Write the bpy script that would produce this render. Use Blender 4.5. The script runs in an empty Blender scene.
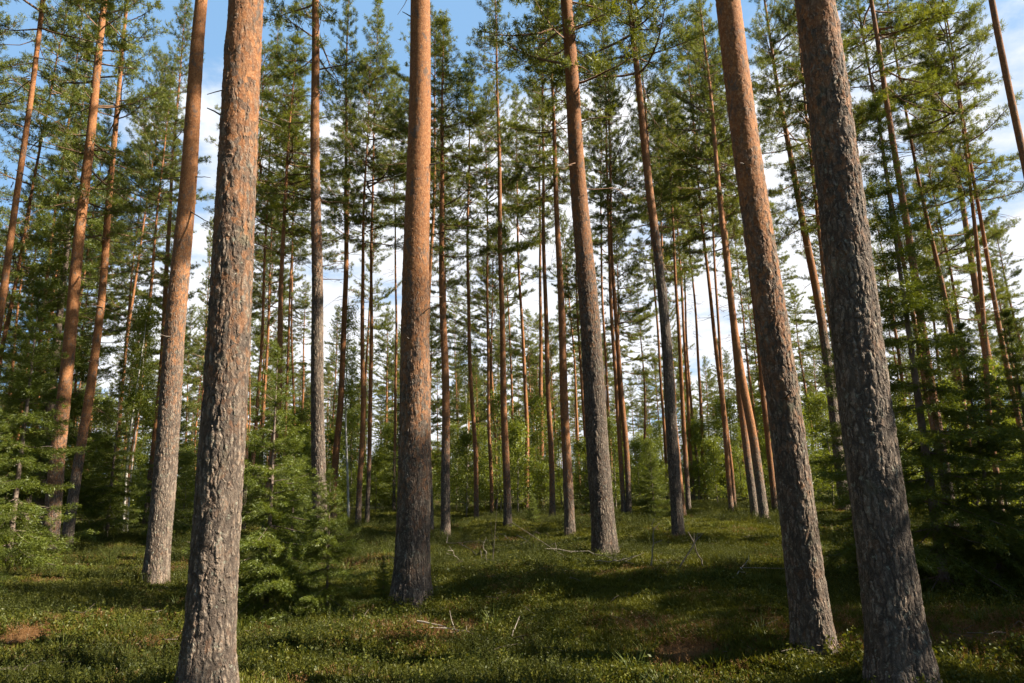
import bpy, math, random
import numpy as np
from mathutils import Vector, Matrix

random.seed(7)
RNG = np.random.default_rng(7)
scene = bpy.context.scene
col = scene.collection
PI = math.pi

# ------------------------------------------------------------------ camera
F = 680.0
CX, CY = 512.0, 341.5
PITCH, ROLL = math.radians(11.4), math.radians(1.55)
SUN_AZ, SUN_EL = math.radians(97), math.radians(38.5)


def terrain(x, y):
    x = np.asarray(x, float)
    y = np.asarray(y, float)
    h = 0.085 * np.sin(0.62 * x + 1.3) * np.cos(0.51 * y + 0.4)
    h = h + 0.05 * np.sin(1.15 * x + 0.83 * y) * np.cos(0.7 * x - 1.3 * y + 0.6)
    h = h + 0.05 * np.sin(2.3 * x - 1.7 * y + 1.0) * np.sin(1.9 * y + 0.8 * x)
    h = h + 0.03 * np.sin(4.3 * x + 1.0) * np.cos(3.7 * y + 2.0 * np.sin(1.1 * x))
    for hx, hy, hh, hr in HUMPS:
        h = h + hh * np.exp(-((x - hx) ** 2 + (y - hy) ** 2) / (2 * hr * hr))
    return h


HUMPS = [(-2.6, 5.2, 0.13, 0.40), (-4.9, 7.3, 0.10, 0.5), (-0.35, 5.6, 0.07, 0.5), (1.4, 6.6, 0.10, 0.8),
         (2.9, 8.2, 0.12, 1.1), (-5.5, 5.4, 0.12, 0.45), (4.3, 5.9, 0.13, 0.6), (0.6, 8.8, 0.10, 1.1)]
CAMZ = 1.38 + float(terrain(0, 0))
CAM = np.array([0, 0, CAMZ])
fwd = np.array([0, math.cos(PITCH), math.sin(PITCH)])
rt0 = np.array([1.0, 0, 0])
up0 = np.array([0, -math.sin(PITCH), math.cos(PITCH)])
rt = math.cos(ROLL) * rt0 - math.sin(ROLL) * up0
up = math.sin(ROLL) * rt0 + math.cos(ROLL) * up0


def ray(px, py):
    d = fwd * F + (px - CX) * rt - (py - CY) * up
    return d / np.linalg.norm(d)


def on_ground(px, py):
    d = ray(px, py)
    z = 0.0
    p = CAM
    for _ in range(25):
        t = min(max((z - CAM[2]) / min(d[2], -1e-3), 0), 200)
        p = CAM + d * t
        z = 0.5 * z + 0.5 * float(terrain(p[0], p[1]))
    return np.array([p[0], p[1], float(terrain(p[0], p[1]))])


def at_dist(px, dist, py=480):
    d = ray(px, py)
    k = dist / math.hypot(d[0], d[1])
    x, y = d[0] * k, d[1] * k
    return np.array([x, y, float(terrain(x, y))])


def project(p):
    v = np.asarray(p, float) - CAM
    z = v @ fwd
    return CX + F * (v @ rt) / z, CY - F * (v @ up) / z, z


# ------------------------------------------------------------------ helpers
def mesh_np(name, V, faces, mats=(), midx=None, smooth=False, attrs=None):
    V = np.asarray(V, np.float32).reshape(-1, 3)
    faces = np.asarray(faces, np.int32)
    n, k = faces.shape
    me = bpy.data.meshes.new(name)
    me.vertices.add(len(V))
    me.vertices.foreach_set('co', V.ravel())
    me.loops.add(n * k)
    me.loops.foreach_set('vertex_index', faces.ravel())
    me.polygons.add(n)
    me.polygons.foreach_set('loop_start', np.arange(0, n * k, k, dtype=np.int32))
    for m in mats:
        me.materials.append(m)
    if midx is not None:
        me.polygons.foreach_set('material_index', np.asarray(midx, np.int32))
    if smooth:
        me.polygons.foreach_set('use_smooth', np.ones(n, bool))
    for an, (dom, typ, val) in (attrs or {}).items():
        a = me.attributes.new(an, typ, dom)
        key = 'vector' if typ == 'FLOAT_VECTOR' else 'value'
        a.data.foreach_set(key, np.asarray(val, np.int32 if typ == 'INT' else np.float32).ravel())
    me.update(calc_edges=True)
    me.validate()
    return me


def link(name, me, parent=None):
    o = bpy.data.objects.new(name, me)
    col.objects.link(o)
    if parent is not None:
        o.parent = parent
    return o


def empty(name, loc, label, cat, group=None):
    o = bpy.data.objects.new(name, None)
    o.empty_display_size = 0.3
    col.objects.link(o)
    o.location = loc
    tag(o, label, cat, group)
    return o


def tag(o, label=None, cat=None, group=None, kind=None):
    if label:
        o['label'] = label
    if cat:
        o['category'] = cat
    if group:
        o['group'] = group
    if kind:
        o['kind'] = kind


class Tubes:
    """collects tapered tubes in one triangle mesh"""
    def __init__(self):
        self.V, self.F, self.n = [], [], 0

    def add(self, pts, radii, sides=4):
        pts = np.asarray(pts, float)
        k = len(pts)
        tan = np.gradient(pts, axis=0)
        tan /= np.linalg.norm(tan, axis=1)[:, None] + 1e-9
        ref = np.array([0.31, 0.17, 0.93]) if abs(tan[0][2]) < 0.8 else np.array([0.9, 0.3, 0.1])
        a = np.cross(tan, ref)
        a /= np.linalg.norm(a, axis=1)[:, None] + 1e-9
        b = np.cross(tan, a)
        th = np.linspace(0, 2 * PI, sides, endpoint=False)
        r = np.asarray(radii, float)[:, None, None]
        V = pts[:, None, :] + r * (np.cos(th)[None, :, None] * a[:, None, :] + np.sin(th)[None, :, None] * b[:, None, :])
        self.V.append(V.reshape(-1, 3))
        i = np.arange(k - 1)[:, None] * sides
        j = np.arange(sides)[None, :]
        j2 = (j + 1) % sides
        A, B, C, D = (i + j).ravel(), (i + j2).ravel(), (i + sides + j2).ravel(), (i + sides + j).ravel()
        f = np.concatenate([np.stack([A, B, C], 1), np.stack([A, C, D], 1)]) + self.n
        self.F.append(f)
        self.n += k * sides

    def arrays(self):
        if not self.V:
            return np.zeros((0, 3)), np.zeros((0, 3), int)
        return np.concatenate(self.V), np.concatenate(self.F)


def unit(v):
    return v / (np.linalg.norm(v, axis=-1, keepdims=True) + 1e-9)


# ------------------------------------------------------------------ materials
def new_mat(name):
    m = bpy.data.materials.new(name)
    m.use_nodes = True
    nt = m.node_tree
    nt.nodes.clear()
    return m, nt


class NB:
    def __init__(self, nt):
        self.nt = nt

    def n(self, typ, **kw):
        nd = self.nt.nodes.new(typ)
        for k, v in kw.items():
            if hasattr(nd, k):
                setattr(nd, k, v)
        return nd

    def l(self, a, b):
        self.nt.links.new(a, b)

    def val(self, sock, v):
        if hasattr(v, 'links') or isinstance(v, bpy.types.NodeSocket):
            self.l(v, sock)
        else:
            sock.default_value = v

    def math(self, op, a, b=0.0, c=None, clamp=False):
        nd = self.n('ShaderNodeMath', operation=op)
        nd.use_clamp = clamp
        self.val(nd.inputs[0], a)
        self.val(nd.inputs[1], b)
        if c is not None:
            self.val(nd.inputs[2], c)
        return nd.outputs[0]

    def mix(self, f, a, b):
        nd = self.n('ShaderNodeMix', data_type='RGBA')
        self.val(nd.inputs['Factor'], f)
        self.val(nd.inputs[6], (*a, 1) if isinstance(a, tuple) and len(a) == 3 else a)
        self.val(nd.inputs[7], (*b, 1) if isinstance(b, tuple) and len(b) == 3 else b)
        return nd.outputs[2]

    def smooth(self, v, lo, hi):
        nd = self.n('ShaderNodeMapRange', interpolation_type='SMOOTHSTEP')
        self.val(nd.inputs['Value'], v)
        nd.inputs['From Min'].default_value = lo
        nd.inputs['From Max'].default_value = hi
        return nd.outputs['Result']

    def noise(self, vec, scale, detail=3.0, rough=0.55):
        nd = self.n('ShaderNodeTexNoise')
        self.l(vec, nd.inputs['Vector'])
        nd.inputs['Scale'].default_value = scale
        nd.inputs['Detail'].default_value = detail
        nd.inputs['Roughness'].default_value = rough
        return nd

    def vor(self, vec, scale, feature='F1', rnd=1.0):
        nd = self.n('ShaderNodeTexVoronoi', feature=feature)
        self.l(vec, nd.inputs['Vector'])
        nd.inputs['Scale'].default_value = scale
        nd.inputs['Randomness'].default_value = rnd
        return nd

    def attr(self, name, typ='GEOMETRY'):
        nd = self.n('ShaderNodeAttribute')
        nd.attribute_type = typ
        nd.attribute_name = name
        return nd


def pine_bark(name, displaced):
    m, nt = new_mat(name)
    b = NB(nt)
    out = b.n('ShaderNodeOutputMaterial')
    tc = b.n('ShaderNodeTexCoord')
    info = b.n('ShaderNodeObjectInfo')
    off = b.n('ShaderNodeVectorMath', operation='SCALE')
    off.inputs[0].default_value = (37.0, 11.0, 23.0)
    b.l(info.outputs['Random'], off.inputs['Scale'])
    add = b.n('ShaderNodeVectorMath', operation='ADD')
    b.l(tc.outputs['Object'], add.inputs[0])
    b.l(off.outputs[0], add.inputs[1])
    P = add.outputs[0]
    # warped coordinates, stretched along the stem
    wn = b.noise(P, 5.0, 3.0)
    ws = b.n('ShaderNodeVectorMath', operation='SCALE')
    b.l(wn.outputs['Color'], ws.inputs[0])
    ws.inputs['Scale'].default_value = 0.06
    wp = b.n('ShaderNodeVectorMath', operation='ADD')
    b.l(P, wp.inputs[0])
    b.l(ws.outputs[0], wp.inputs[1])
    wn2 = b.noise(P, 28.0, 3.0)
    ws2 = b.n('ShaderNodeVectorMath', operation='SCALE')
    b.l(wn2.outputs['Color'], ws2.inputs[0])
    ws2.inputs['Scale'].default_value = 0.034
    wq = b.n('ShaderNodeVectorMath', operation='ADD')
    b.l(wp.outputs[0], wq.inputs[0])
    b.l(ws2.outputs[0], wq.inputs[1])
    mp = b.n('ShaderNodeMapping')
    mp.inputs['Scale'].default_value = (1, 1, 0.27)
    b.l(wq.outputs[0], mp.inputs['Vector'])
    S = mp.outputs[0]
    orange = b.attr('orange').outputs['Fac']
    edge = b.vor(S, 27.0, 'DISTANCE_TO_EDGE')
    fis = b.smooth(edge.outputs['Distance'], 0.0, 0.24)
    gap = b.noise(S, 9.0, 3.0, 0.6)
    fis = b.math('SUBTRACT', 1.0, b.math('MULTIPLY', b.math('SUBTRACT', 1.0, fis), b.smooth(gap.outputs['Fac'], 0.28, 0.52)))
    mpv = b.n('ShaderNodeMapping')
    mpv.inputs['Scale'].default_value = (1, 1, 0.13)
    b.l(wq.outputs[0], mpv.inputs['Vector'])
    furrow = b.vor(mpv.outputs[0], 17.0, 'DISTANCE_TO_EDGE')
    fis3 = b.smooth(furrow.outputs['Distance'], 0.0, 0.17)
    edge2 = b.vor(S, 62.0, 'DISTANCE_TO_EDGE')
    fis2 = b.smooth(edge2.outputs['Distance'], 0.0, 0.25)
    cell = b.vor(S, 55.0, 'F1')
    mp2 = b.n('ShaderNodeMapping')
    mp2.inputs['Scale'].default_value = (1, 1, 0.6)
    b.l(wp.outputs[0], mp2.inputs['Vector'])
    flake = b.vor(mp2.outputs[0], 34.0, 'F1')
    flk = b.n('ShaderNodeSeparateColor')
    b.l(flake.outputs['Color'], flk.inputs[0])
    big = b.noise(P, 4.5, 6.0, 0.7)
    org = b.math('ADD', orange, b.math('MULTIPLY', b.math('SUBTRACT', big.outputs['Fac'], 0.5), 0.9))
    org = b.smooth(b.math('ADD', org, b.math('MULTIPLY', b.math('SUBTRACT', flk.outputs[2], 0.5), 0.5)), 0.08, 0.95)
    cc = b.n('ShaderNodeSeparateColor')
    b.l(cell.outputs['Color'], cc.inputs[0])
    fine = b.noise(wq.outputs[0], 55.0, 4.0, 0.65)
    # grey plated bark
    plate = b.mix(cc.outputs[0], (0.130, 0.097, 0.071), (0.265, 0.205, 0.152))
    plate = b.mix(b.math('MULTIPLY', cc.outputs[1], 0.30), plate, (0.17, 0.088, 0.052))
    plate = b.mix(b.smooth(fine.outputs['Fac'], 0.42, 0.75), plate, (0.26, 0.225, 0.185))
    grey = b.mix(b.math('MULTIPLY', fis, b.math('ADD', 0.45, b.math('MULTIPLY', fis2, 0.55))), (0.054, 0.042, 0.034), plate)
    grey = b.mix(b.math('MULTIPLY', b.math('SUBTRACT', 1.0, fis3), 0.62), grey, (0.05, 0.038, 0.03))
    ln = b.noise(P, 17.0, 6.0, 0.75)
    lich = b.smooth(ln.outputs['Fac'], 0.58, 0.66)
    grey = b.mix(b.math('MULTIPLY', lich, 0.62), grey, (0.24, 0.25, 0.195))
    ln2 = b.noise(P, 3.1, 5.0, 0.7)
    grey = b.mix(b.math('MULTIPLY', b.smooth(ln2.outputs['Fac'], 0.55, 0.75), 0.35), grey, (0.13, 0.14, 0.085))
    # thin orange bark
    oc = b.mix(flk.outputs[0], (0.20, 0.074, 0.024), (0.32, 0.136, 0.050))
    oc = b.mix(b.smooth(fine.outputs['Fac'], 0.46, 0.72), oc, (0.38, 0.215, 0.11))
    oc = b.mix(b.math('MULTIPLY', b.math('SUBTRACT', 1.0, fis2), 0.5), oc, (0.11, 0.045, 0.022))
    scar = b.noise(mp2.outputs[0], 8.0, 4.0, 0.7)
    oc = b.mix(b.math('MULTIPLY', b.smooth(scar.outputs['Fac'], 0.56, 0.63), 0.8), oc, (0.10, 0.075, 0.06))
    colr = b.mix(org, grey, oc)
    tone = b.math('ADD', 0.82, b.math('MULTIPLY', info.outputs['Random'], 0.34))
    mul = b.n('ShaderNodeVectorMath', operation='SCALE')
    b.l(colr, mul.inputs[0])
    b.l(tone, mul.inputs['Scale'])
    bs = b.n('ShaderNodeBsdfPrincipled')
    b.l(mul.outputs[0], bs.inputs['Base Color'])
    bs.inputs['Roughness'].default_value = 0.85
    bs.inputs['Specular IOR Level'].default_value = 0.18
    b.l(bs.outputs[0], out.inputs['Surface'])
    # height
    hg = b.math('ADD', b.math('MULTIPLY', fis, 0.6), b.math('MULTIPLY', b.math('MULTIPLY', fis2, fis), 0.25))
    hg = b.math('ADD', hg, b.math('MULTIPLY', cc.outputs[2], 0.42))
    hg = b.math('ADD', hg, b.math('MULTIPLY', fine.outputs['Fac'], 0.5))
    hg = b.math('ADD', b.math('MULTIPLY', hg, 0.72), b.math('MULTIPLY', fis3, 0.62))
    ho = b.math('ADD', b.math('MULTIPLY', flk.outputs[1], 0.5), b.math('MULTIPLY', fine.outputs['Fac'], 0.45))
    hmix = b.n('ShaderNodeMix', data_type='FLOAT')
    b.l(org, hmix.inputs[0])
    b.l(hg, hmix.inputs[2])
    b.l(ho, hmix.inputs[3])
    dsp = b.n('ShaderNodeDisplacement')
    dsp.inputs['Midlevel'].default_value = 0.6
    dsp.inputs['Scale'].default_value = 0.0105
    b.l(hmix.outputs[0], dsp.inputs['Height'])
    b.l(dsp.outputs[0], out.inputs['Displacement'])
    m.displacement_method = 'BOTH' if displaced else 'BUMP'
    return m


def wood_mat(name, c1, c2, scale=14.0):
    m, nt = new_mat(name)
    b = NB(nt)
    out = b.n('ShaderNodeOutputMaterial')
    tc = b.n('ShaderNodeTexCoord')
    nz = b.noise(tc.outputs['Object'], scale, 5.0, 0.7)
    bs = b.n('ShaderNodeBsdfPrincipled')
    b.l(b.mix(b.smooth(nz.outputs['Fac'], 0.3, 0.7), c1, c2), bs.inputs['Base Color'])
    bs.inputs['Roughness'].default_value = 0.85
    bs.inputs['Specular IOR Level'].default_value = 0.2
    bp = b.n('ShaderNodeBump')
    bp.inputs['Distance'].default_value = 0.01
    bp.inputs['Strength'].default_value = 0.6
    b.l(nz.outputs['Fac'], bp.inputs['Height'])
    b.l(bp.outputs[0], bs.inputs['Normal'])
    b.l(bs.outputs[0], out.inputs['Surface'])
    return m


def leaf_mat(name, ca, cb, trans=0.3, tcol=None, gloss=0.025, var=0.25, rough=0.45):
    m, nt = new_mat(name)
    b = NB(nt)
    out = b.n('ShaderNodeOutputMaterial')
    tint = b.attr('tint').outputs['Fac']
    info = b.n('ShaderNodeObjectInfo')
    c = b.mix(tint, ca, cb)
    sc = b.n('ShaderNodeVectorMath', operation='SCALE')
    b.l(c, sc.inputs[0])
    b.l(b.math('ADD', 1.0 - var / 2, b.math('MULTIPLY', info.outputs['Random'], var)), sc.inputs['Scale'])
    d = b.n('ShaderNodeBsdfDiffuse')
    b.l(sc.outputs[0], d.inputs['Color'])
    t = b.n('ShaderNodeBsdfTranslucent')
    ts = b.n('ShaderNodeVectorMath', operation='MULTIPLY')
    b.l(sc.outputs[0], ts.inputs[0])
    ts.inputs[1].default_value = tcol or (1.6, 1.5, 0.6)
    b.l(ts.outputs[0], t.inputs['Color'])
    mx = b.n('ShaderNodeMixShader')
    mx.inputs[0].default_value = trans
    b.l(d.outputs[0], mx.inputs[1])
    b.l(t.outputs[0], mx.inputs[2])
    g = b.n('ShaderNodeBsdfGlossy')
    g.inputs['Roughness'].default_value = rough
    g.inputs['Color'].default_value = (0.8, 0.85, 0.8, 1)
    mx2 = b.n('ShaderNodeMixShader')
    mx2.inputs[0].default_value = gloss
    b.l(mx.outputs[0], mx2.inputs[1])
    b.l(g.outputs[0], mx2.inputs[2])
    b.l(mx2.outputs[0], out.inputs['Surface'])
    return m


M_BARK_NEAR = pine_bark('pine_bark_displaced', True)
M_BARK = pine_bark('pine_bark', False)
M_TWIG = wood_mat('pine_twig', (0.10, 0.062, 0.040), (0.20, 0.115, 0.065))
M_DEAD = wood_mat('dead_wood', (0.12, 0.098, 0.078), (0.27, 0.23, 0.185))
M_DARKDEAD = wood_mat('dark_dead_wood', (0.06, 0.048, 0.04), (0.14, 0.115, 0.095))
M_LITTER = wood_mat('twig_litter', (0.06, 0.045, 0.034), (0.15, 0.12, 0.09))
M_SPRUCEWOOD = wood_mat('spruce_bark', (0.09, 0.065, 0.05), (0.19, 0.145, 0.115))
M_BIRCHWOOD = wood_mat('birch_bark', (0.30, 0.27, 0.23), (0.62, 0.59, 0.54), 5.0)
M_SAPWOOD = wood_mat('sapling_bark', (0.12, 0.10, 0.075), (0.24, 0.20, 0.15))
M_NEEDLE = leaf_mat('pine_needles', (0.062, 0.086, 0.018), (0.142, 0.152, 0.028), 0.40, (1.7, 1.55, 0.5))
M_SPRUCE = leaf_mat('spruce_needles', (0.050, 0.074, 0.010), (0.130, 0.148, 0.019), 0.30, (1.6, 1.5, 0.5))
M_LEAF = leaf_mat('birch_leaves', (0.088, 0.115, 0.017), (0.152, 0.170, 0.028), 0.44, (1.7, 1.6, 0.5))
M_BILB = leaf_mat('bilberry_leaves', (0.036, 0.050, 0.008), (0.100, 0.096, 0.013), 0.32, (1.2, 1.15, 0.4), 0.012)
M_HEATH = leaf_mat('heather_sprigs', (0.030, 0.040, 0.008), (0.070, 0.072, 0.013), 0.25, (1.2, 1.15, 0.4), 0.012)
M_BROWNH = leaf_mat('dry_heather', (0.12, 0.052, 0.018), (0.21, 0.112, 0.042), 0.2, (1.3, 1.1, 0.7))
M_MOSS = leaf_mat('feather_moss', (0.062, 0.070, 0.010), (0.118, 0.112, 0.018), 0.3, (1.2, 1.15, 0.4), 0.012)
M_GRASS = leaf_mat('grass_blades', (0.05, 0.075, 0.014), (0.12, 0.13, 0.035), 0.35, (1.2, 1.15, 0.4), 0.012)


# ------------------------------------------------------------------ foliage builders
def needle_tris(P, D, n, ln, wd, spread, rng, jit=0.05):
    """n thin triangles about each point P with main direction D -> V, tint"""
    k = len(P)
    P = np.repeat(P, n, 0)
    D = np.repeat(D, n, 0)
    d = unit(D + spread * rng.normal(size=P.shape))
    p = P + rng.normal(size=P.shape) * jit
    L = ln * rng.uniform(0.7, 1.2, (k * n, 1))
    side = unit(np.cross(d, rng.normal(size=P.shape))) * (wd * 0.5)
    V = np.stack([p - side, p + side, p + d * L], 1).reshape(-1, 3)
    tint = np.repeat(rng.uniform(0, 1, k), n) * 0.6 + rng.uniform(0, 0.4, k * n)
    return V, tint


def pine_crown(seed, L=10.0, R=1.9, top=0.6, gap=0.14):
    rng = np.random.default_rng(seed)
    lop = rng.uniform(0, 2 * PI)
    wood = Tubes()
    TP, TD = [], []
    z = 0.0
    while z < L - 0.12:
        t = z / L
        nb = rng.integers(3, 6)
        if t < 0.3 and rng.random() < 0.35:
            nb = rng.integers(1, 3)
        a0 = rng.uniform(0, 2 * PI)
        prof = ((1 - t) ** top) * (0.60 + 0.40 * min(1, t / 0.3)) + 0.05
        if t < 0.75 and rng.random() < gap:
            z += rng.uniform(0.3, 0.55)
            continue
        for i in range(nb):
            az = a0 + 2 * PI * i / nb + rng.normal() * 0.3
            ln = max(0.2, R * prof * rng.uniform(0.4, 1.3) * (1 + 0.28 * math.cos(az - lop)))
            e0 = math.radians(-16 + 58 * t ** 1.2 + rng.normal() * 13)
            e1 = e0 + math.radians(rng.uniform(5, 32))
            s = np.linspace(0, 1, 7)
            el = e0 + (e1 - e0) * s
            aa = az + np.cumsum(rng.normal(size=7) * 0.15)
            step = np.stack([np.cos(aa) * np.cos(el), np.sin(aa) * np.cos(el), np.sin(el)], 1) * (ln / 6)
            pts = np.concatenate([[[0, 0, z + rng.normal() * 0.05]], np.zeros((6, 3))])
            pts[1:] = pts[0] + np.cumsum(step[1:], 0)
            r0 = 0.008 + 0.012 * ln
            wood.add(pts, r0 * (1 - 0.8 * s), 3)
            ns = max(2, int(ln * 0.75 / 0.13))
            for q in np.linspace(0.28 if t < 0.6 else 0.15, 1.0, ns):
                j = q * 6
                j0 = min(5, int(j))
                p = pts[j0] + (pts[j0 + 1] - pts[j0]) * (j - j0)
                dr = unit(step[min(6, j0 + 1)])
                sd = np.array([-dr[1], dr[0], 0.0])
                sd /= np.linalg.norm(sd) + 1e-6
                for sg in (-1, 1):
                    if rng.random() < 0.16:
                        continue
                    an = math.radians(rng.uniform(28, 62))
                    td = unit(dr * math.cos(an) + sg * sd * math.sin(an) + np.array([0, 0, rng.uniform(-0.08, 0.32)]))
                    tl = max(0.10, min(0.75, (0.16 + 0.42 * (1 - q)) * ln * 0.62 * rng.uniform(0.5, 1.3)))
                    if tl > 0.2:
                        wood.add(np.stack([p, p + td * tl * 0.5 + np.array([0, 0, -0.01]), p + td * tl]),
                                 [0.008, 0.006, 0.003], 3)
                    nt_ = max(1, int(tl * 0.6 / 0.085))
                    for u in np.linspace(1.0, 0.48, nt_):
                        if True:
                            TP.append(p + td * tl * u + rng.normal(size=3) * 0.02)
                            TD.append(unit(td + np.array([0, 0, 0.35])))
            TP.append(pts[-1]); TD.append(unit(step[-1]))
        z += rng.uniform(0.26, 0.46) * (1.0 if t < 0.7 else 0.7)
    # the dead twiggy stubs below the living crown
    for _ in range(15):
        zz = -rng.uniform(0.1, 4.2)
        az = rng.uniform(0, 2 * PI)
        ln = rng.uniform(0.25, 1.5) * (1.0 if zz > -2 else 0.55)
        el = rng.uniform(-0.35, 0.2)
        d = np.array([math.cos(az) * math.cos(el), math.sin(az) * math.cos(el), math.sin(el)])
        s = np.linspace(0, 1, 5)[:, None]
        pts = np.array([0, 0, zz]) + d * ln * s + np.array([0, 0, -1]) * s ** 2 * ln * rng.uniform(-0.1, 0.35) + rng.normal(size=(5, 3)) * 0.02 * ln
        wood.add(pts, np.linspace(0.012, 0.003, 5), 3)
        for u in rng.uniform(0.4, 1.0, rng.integers(0, 4)):
            p = pts[0] + (pts[-1] - pts[0]) * u
            e = p + unit(d + rng.normal(size=3) * 0.7) * ln * 0.3
            wood.add(np.stack([p, (p + e) / 2, e]), [0.005, 0.004, 0.002], 3)
    TP, TD = np.array(TP), np.array(TD)
    V, tint = needle_tris(TP, TD, 28, 0.112, 0.017, 0.95, rng, 0.035)
    return V, tint, wood.arrays()


def foliage_mesh(name, V, tint, mat):
    n = len(V) // 3
    return mesh_np(name, V, np.arange(n * 3).reshape(n, 3), [mat], attrs={'tint': ('FACE', 'FLOAT', tint)})


def leafy(name, V, tint, wv, wf, mat, wmat, LF=None):
    LF = np.arange(len(V)).reshape(-1, 3) if LF is None else LF
    return mesh_np(name, np.concatenate([V, wv]), np.concatenate([LF, wf + len(V)]), [mat, wmat],
                   np.concatenate([np.zeros(len(LF)), np.ones(len(wf))]),
                   attrs={'tint': ('FACE', 'FLOAT', np.concatenate([tint, np.zeros(len(wf))]))})


def spruce(seed, H, R, sp=0.17, needle=0.022, wd=0.006, shoot=0.045, full=1.0, bare=0.04):
    rng = np.random.default_rng(seed)
    wood = Tubes()
    P, D, = [], []
    z = bare * H
    while z < H * 0.985:
        t = z / H
        nb = int(rng.integers(5, 8) if t < 0.8 else rng.integers(3, 6))
        a0 = rng.uniform(0, 2 * PI)
        for i in range(nb):
            az = a0 + 2 * PI * i / nb + rng.normal() * 0.25
            ln = max(0.06, R * ((1 - t) ** 0.9) * rng.uniform(0.6, 1.12))
            e0 = math.radians(-8 + 52 * t ** 1.5 + rng.normal() * 6)
            s = np.linspace(0, 1, 6)
            el = e0 - math.radians(22) * np.sin(s * PI) * (1 - t) + math.radians(12) * s ** 2
            aa = az + np.cumsum(rng.normal(size=6) * 0.05)
            step = np.stack([np.cos(aa) * np.cos(el), np.sin(aa) * np.cos(el), np.sin(el)], 1) * (ln / 5)
            pts = np.zeros((6, 3))
            pts[0] = [0, 0, z + rng.normal() * 0.03]
            pts[1:] = pts[0] + np.cumsum(step[1:], 0)
            wood.add(pts, (0.003 + 0.008 * ln) * (1 - 0.85 * s), 3)
            ns = max(2, int(ln * 0.85 / shoot))
            for q in np.linspace(0.14, 1.0, ns):
                if rng.random() > full:
                    continue
                j = q * 5
                j0 = min(4, int(j))
                p = pts[j0] + (pts[j0 + 1] - pts[j0]) * (j - j0)
                dr = unit(step[min(5, j0 + 1)])
                sd = np.array([-dr[1], dr[0], 0.0])
                sd /= np.linalg.norm(sd) + 1e-6
                P.append(p); D.append(dr)
                for sg in (-1, 1):
                    an = math.radians(rng.uniform(35, 65))
                    td = unit(dr * math.cos(an) + sg * sd * math.sin(an) + np.array([0, 0, rng.uniform(-0.40, 0.05)]))
                    tl = max(0.04, (0.10 + 0.34 * (1 - q)) * ln * rng.uniform(0.6, 1.25))
                    k = max(2, int(tl / (shoot * 0.62)))
                    for u in np.linspace(0.1, 1, k):
                        P.append(p + td * tl * u + np.array([0, 0, -0.12 * tl * u * u]))
                        D.append(td)
        z += sp * rng.uniform(0.75, 1.25) * (1.0 if t < 0.75 else 0.8)
    P, D = np.array(P), np.array(D)
    V, tint = needle_tris(P, D, 19, needle * 1.2, wd * 0.9, 0.6, rng, shoot * 0.3)
    return V, tint, wood.arrays()


def leaf_quads(P, rng, size, elong=1.5):
    k = len(P)
    a = unit(rng.normal(size=(k, 3)) + np.array([0, 0, -0.35]))
    nrm = unit(rng.normal(size=(k, 3)) + np.array([0, 0, 0.8]))
    b = unit(np.cross(a, nrm))
    s = size * rng.uniform(0.6, 1.3, (k, 1))
    tip = P + a * s * elong
    mid = P + a * s * elong * 0.45
    V = np.stack([P, mid + b * s * 0.45, tip, mid - b * s * 0.45], 1).reshape(-1, 3)
    i = np.arange(k)[:, None] * 4
    Fc = np.concatenate([i + np.array([0, 1, 2]), i + np.array([0, 2, 3])], 1).reshape(-1, 3)
    tint = np.repeat(rng.uniform(0, 1, k), 2)
    return V, Fc, tint


def sapling(seed, H, R, nleaf, size):
    """young broadleaf: thin stem, ascending limbs, airy leaves"""
    rng = np.random.default_rng(seed)
    wood = Tubes()
    zs = np.linspace(0, H, 9)
    sway = np.cumsum(rng.normal(size=(9, 2)) * H * 0.008, 0)
    sway -= sway[0]
    stem = np.concatenate([sway, zs[:, None]], 1)
    wood.add(stem, np.linspace(0.008 * H + 0.006, 0.004, 9), 6)
    tips = []
    nb = int(16 + H * 7)
    for i in range(nb):
        t = rng.uniform(0.12, 0.97)
        z = t * H
        base = np.array([np.interp(z, zs, stem[:, 0]), np.interp(z, zs, stem[:, 1]), z])
        az = rng.uniform(0, 2 * PI)
        ln = R * (0.35 + 0.65 * math.sin(PI * min(1, t * 1.15 + 0.08)) ** 0.8) * rng.uniform(0.5, 1.2)
        el = rng.uniform(0.25, 0.95)
        d = np.array([math.cos(az) * math.cos(el), math.sin(az) * math.cos(el), math.sin(el)])
        s = np.linspace(0, 1, 5)[:, None]
        pts = base + d * ln * s + np.array([0, 0, -1.0]) * (s ** 2) * ln * rng.uniform(0, 0.35)
        wood.add(pts, np.linspace(0.010, 0.003, 5), 3)
        for u in rng.uniform(0.25, 1.0, 9):
            p = pts[0] + (pts[-1] - pts[0]) * u
            tips.append(p + rng.normal(size=3) * 0.13 * R)
    tips = np.array(tips)
    idx = rng.integers(0, len(tips), nleaf)
    P = tips[idx] + rng.normal(size=(nleaf, 3)) * np.array([0.16, 0.16, 0.10]) * R * 0.75
    P[:, 2] = np.maximum(P[:, 2], 0.1)
    return leaf_quads(P, rng, size), wood.arrays()


CROWNS = []
for sd in range(9):
    V, tint, (wv, wf) = pine_crown(100 + sd, R=[2.1, 1.8, 2.4, 1.9, 2.2, 1.7, 2.0, 2.3, 1.9][sd], top=[0.55, 0.75, 0.42, 0.6, 0.5, 0.8, 0.45, 0.5, 0.65][sd])
    CROWNS.append(leafy('pine_crown', V, tint, wv, wf, M_NEEDLE, M_TWIG))


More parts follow.
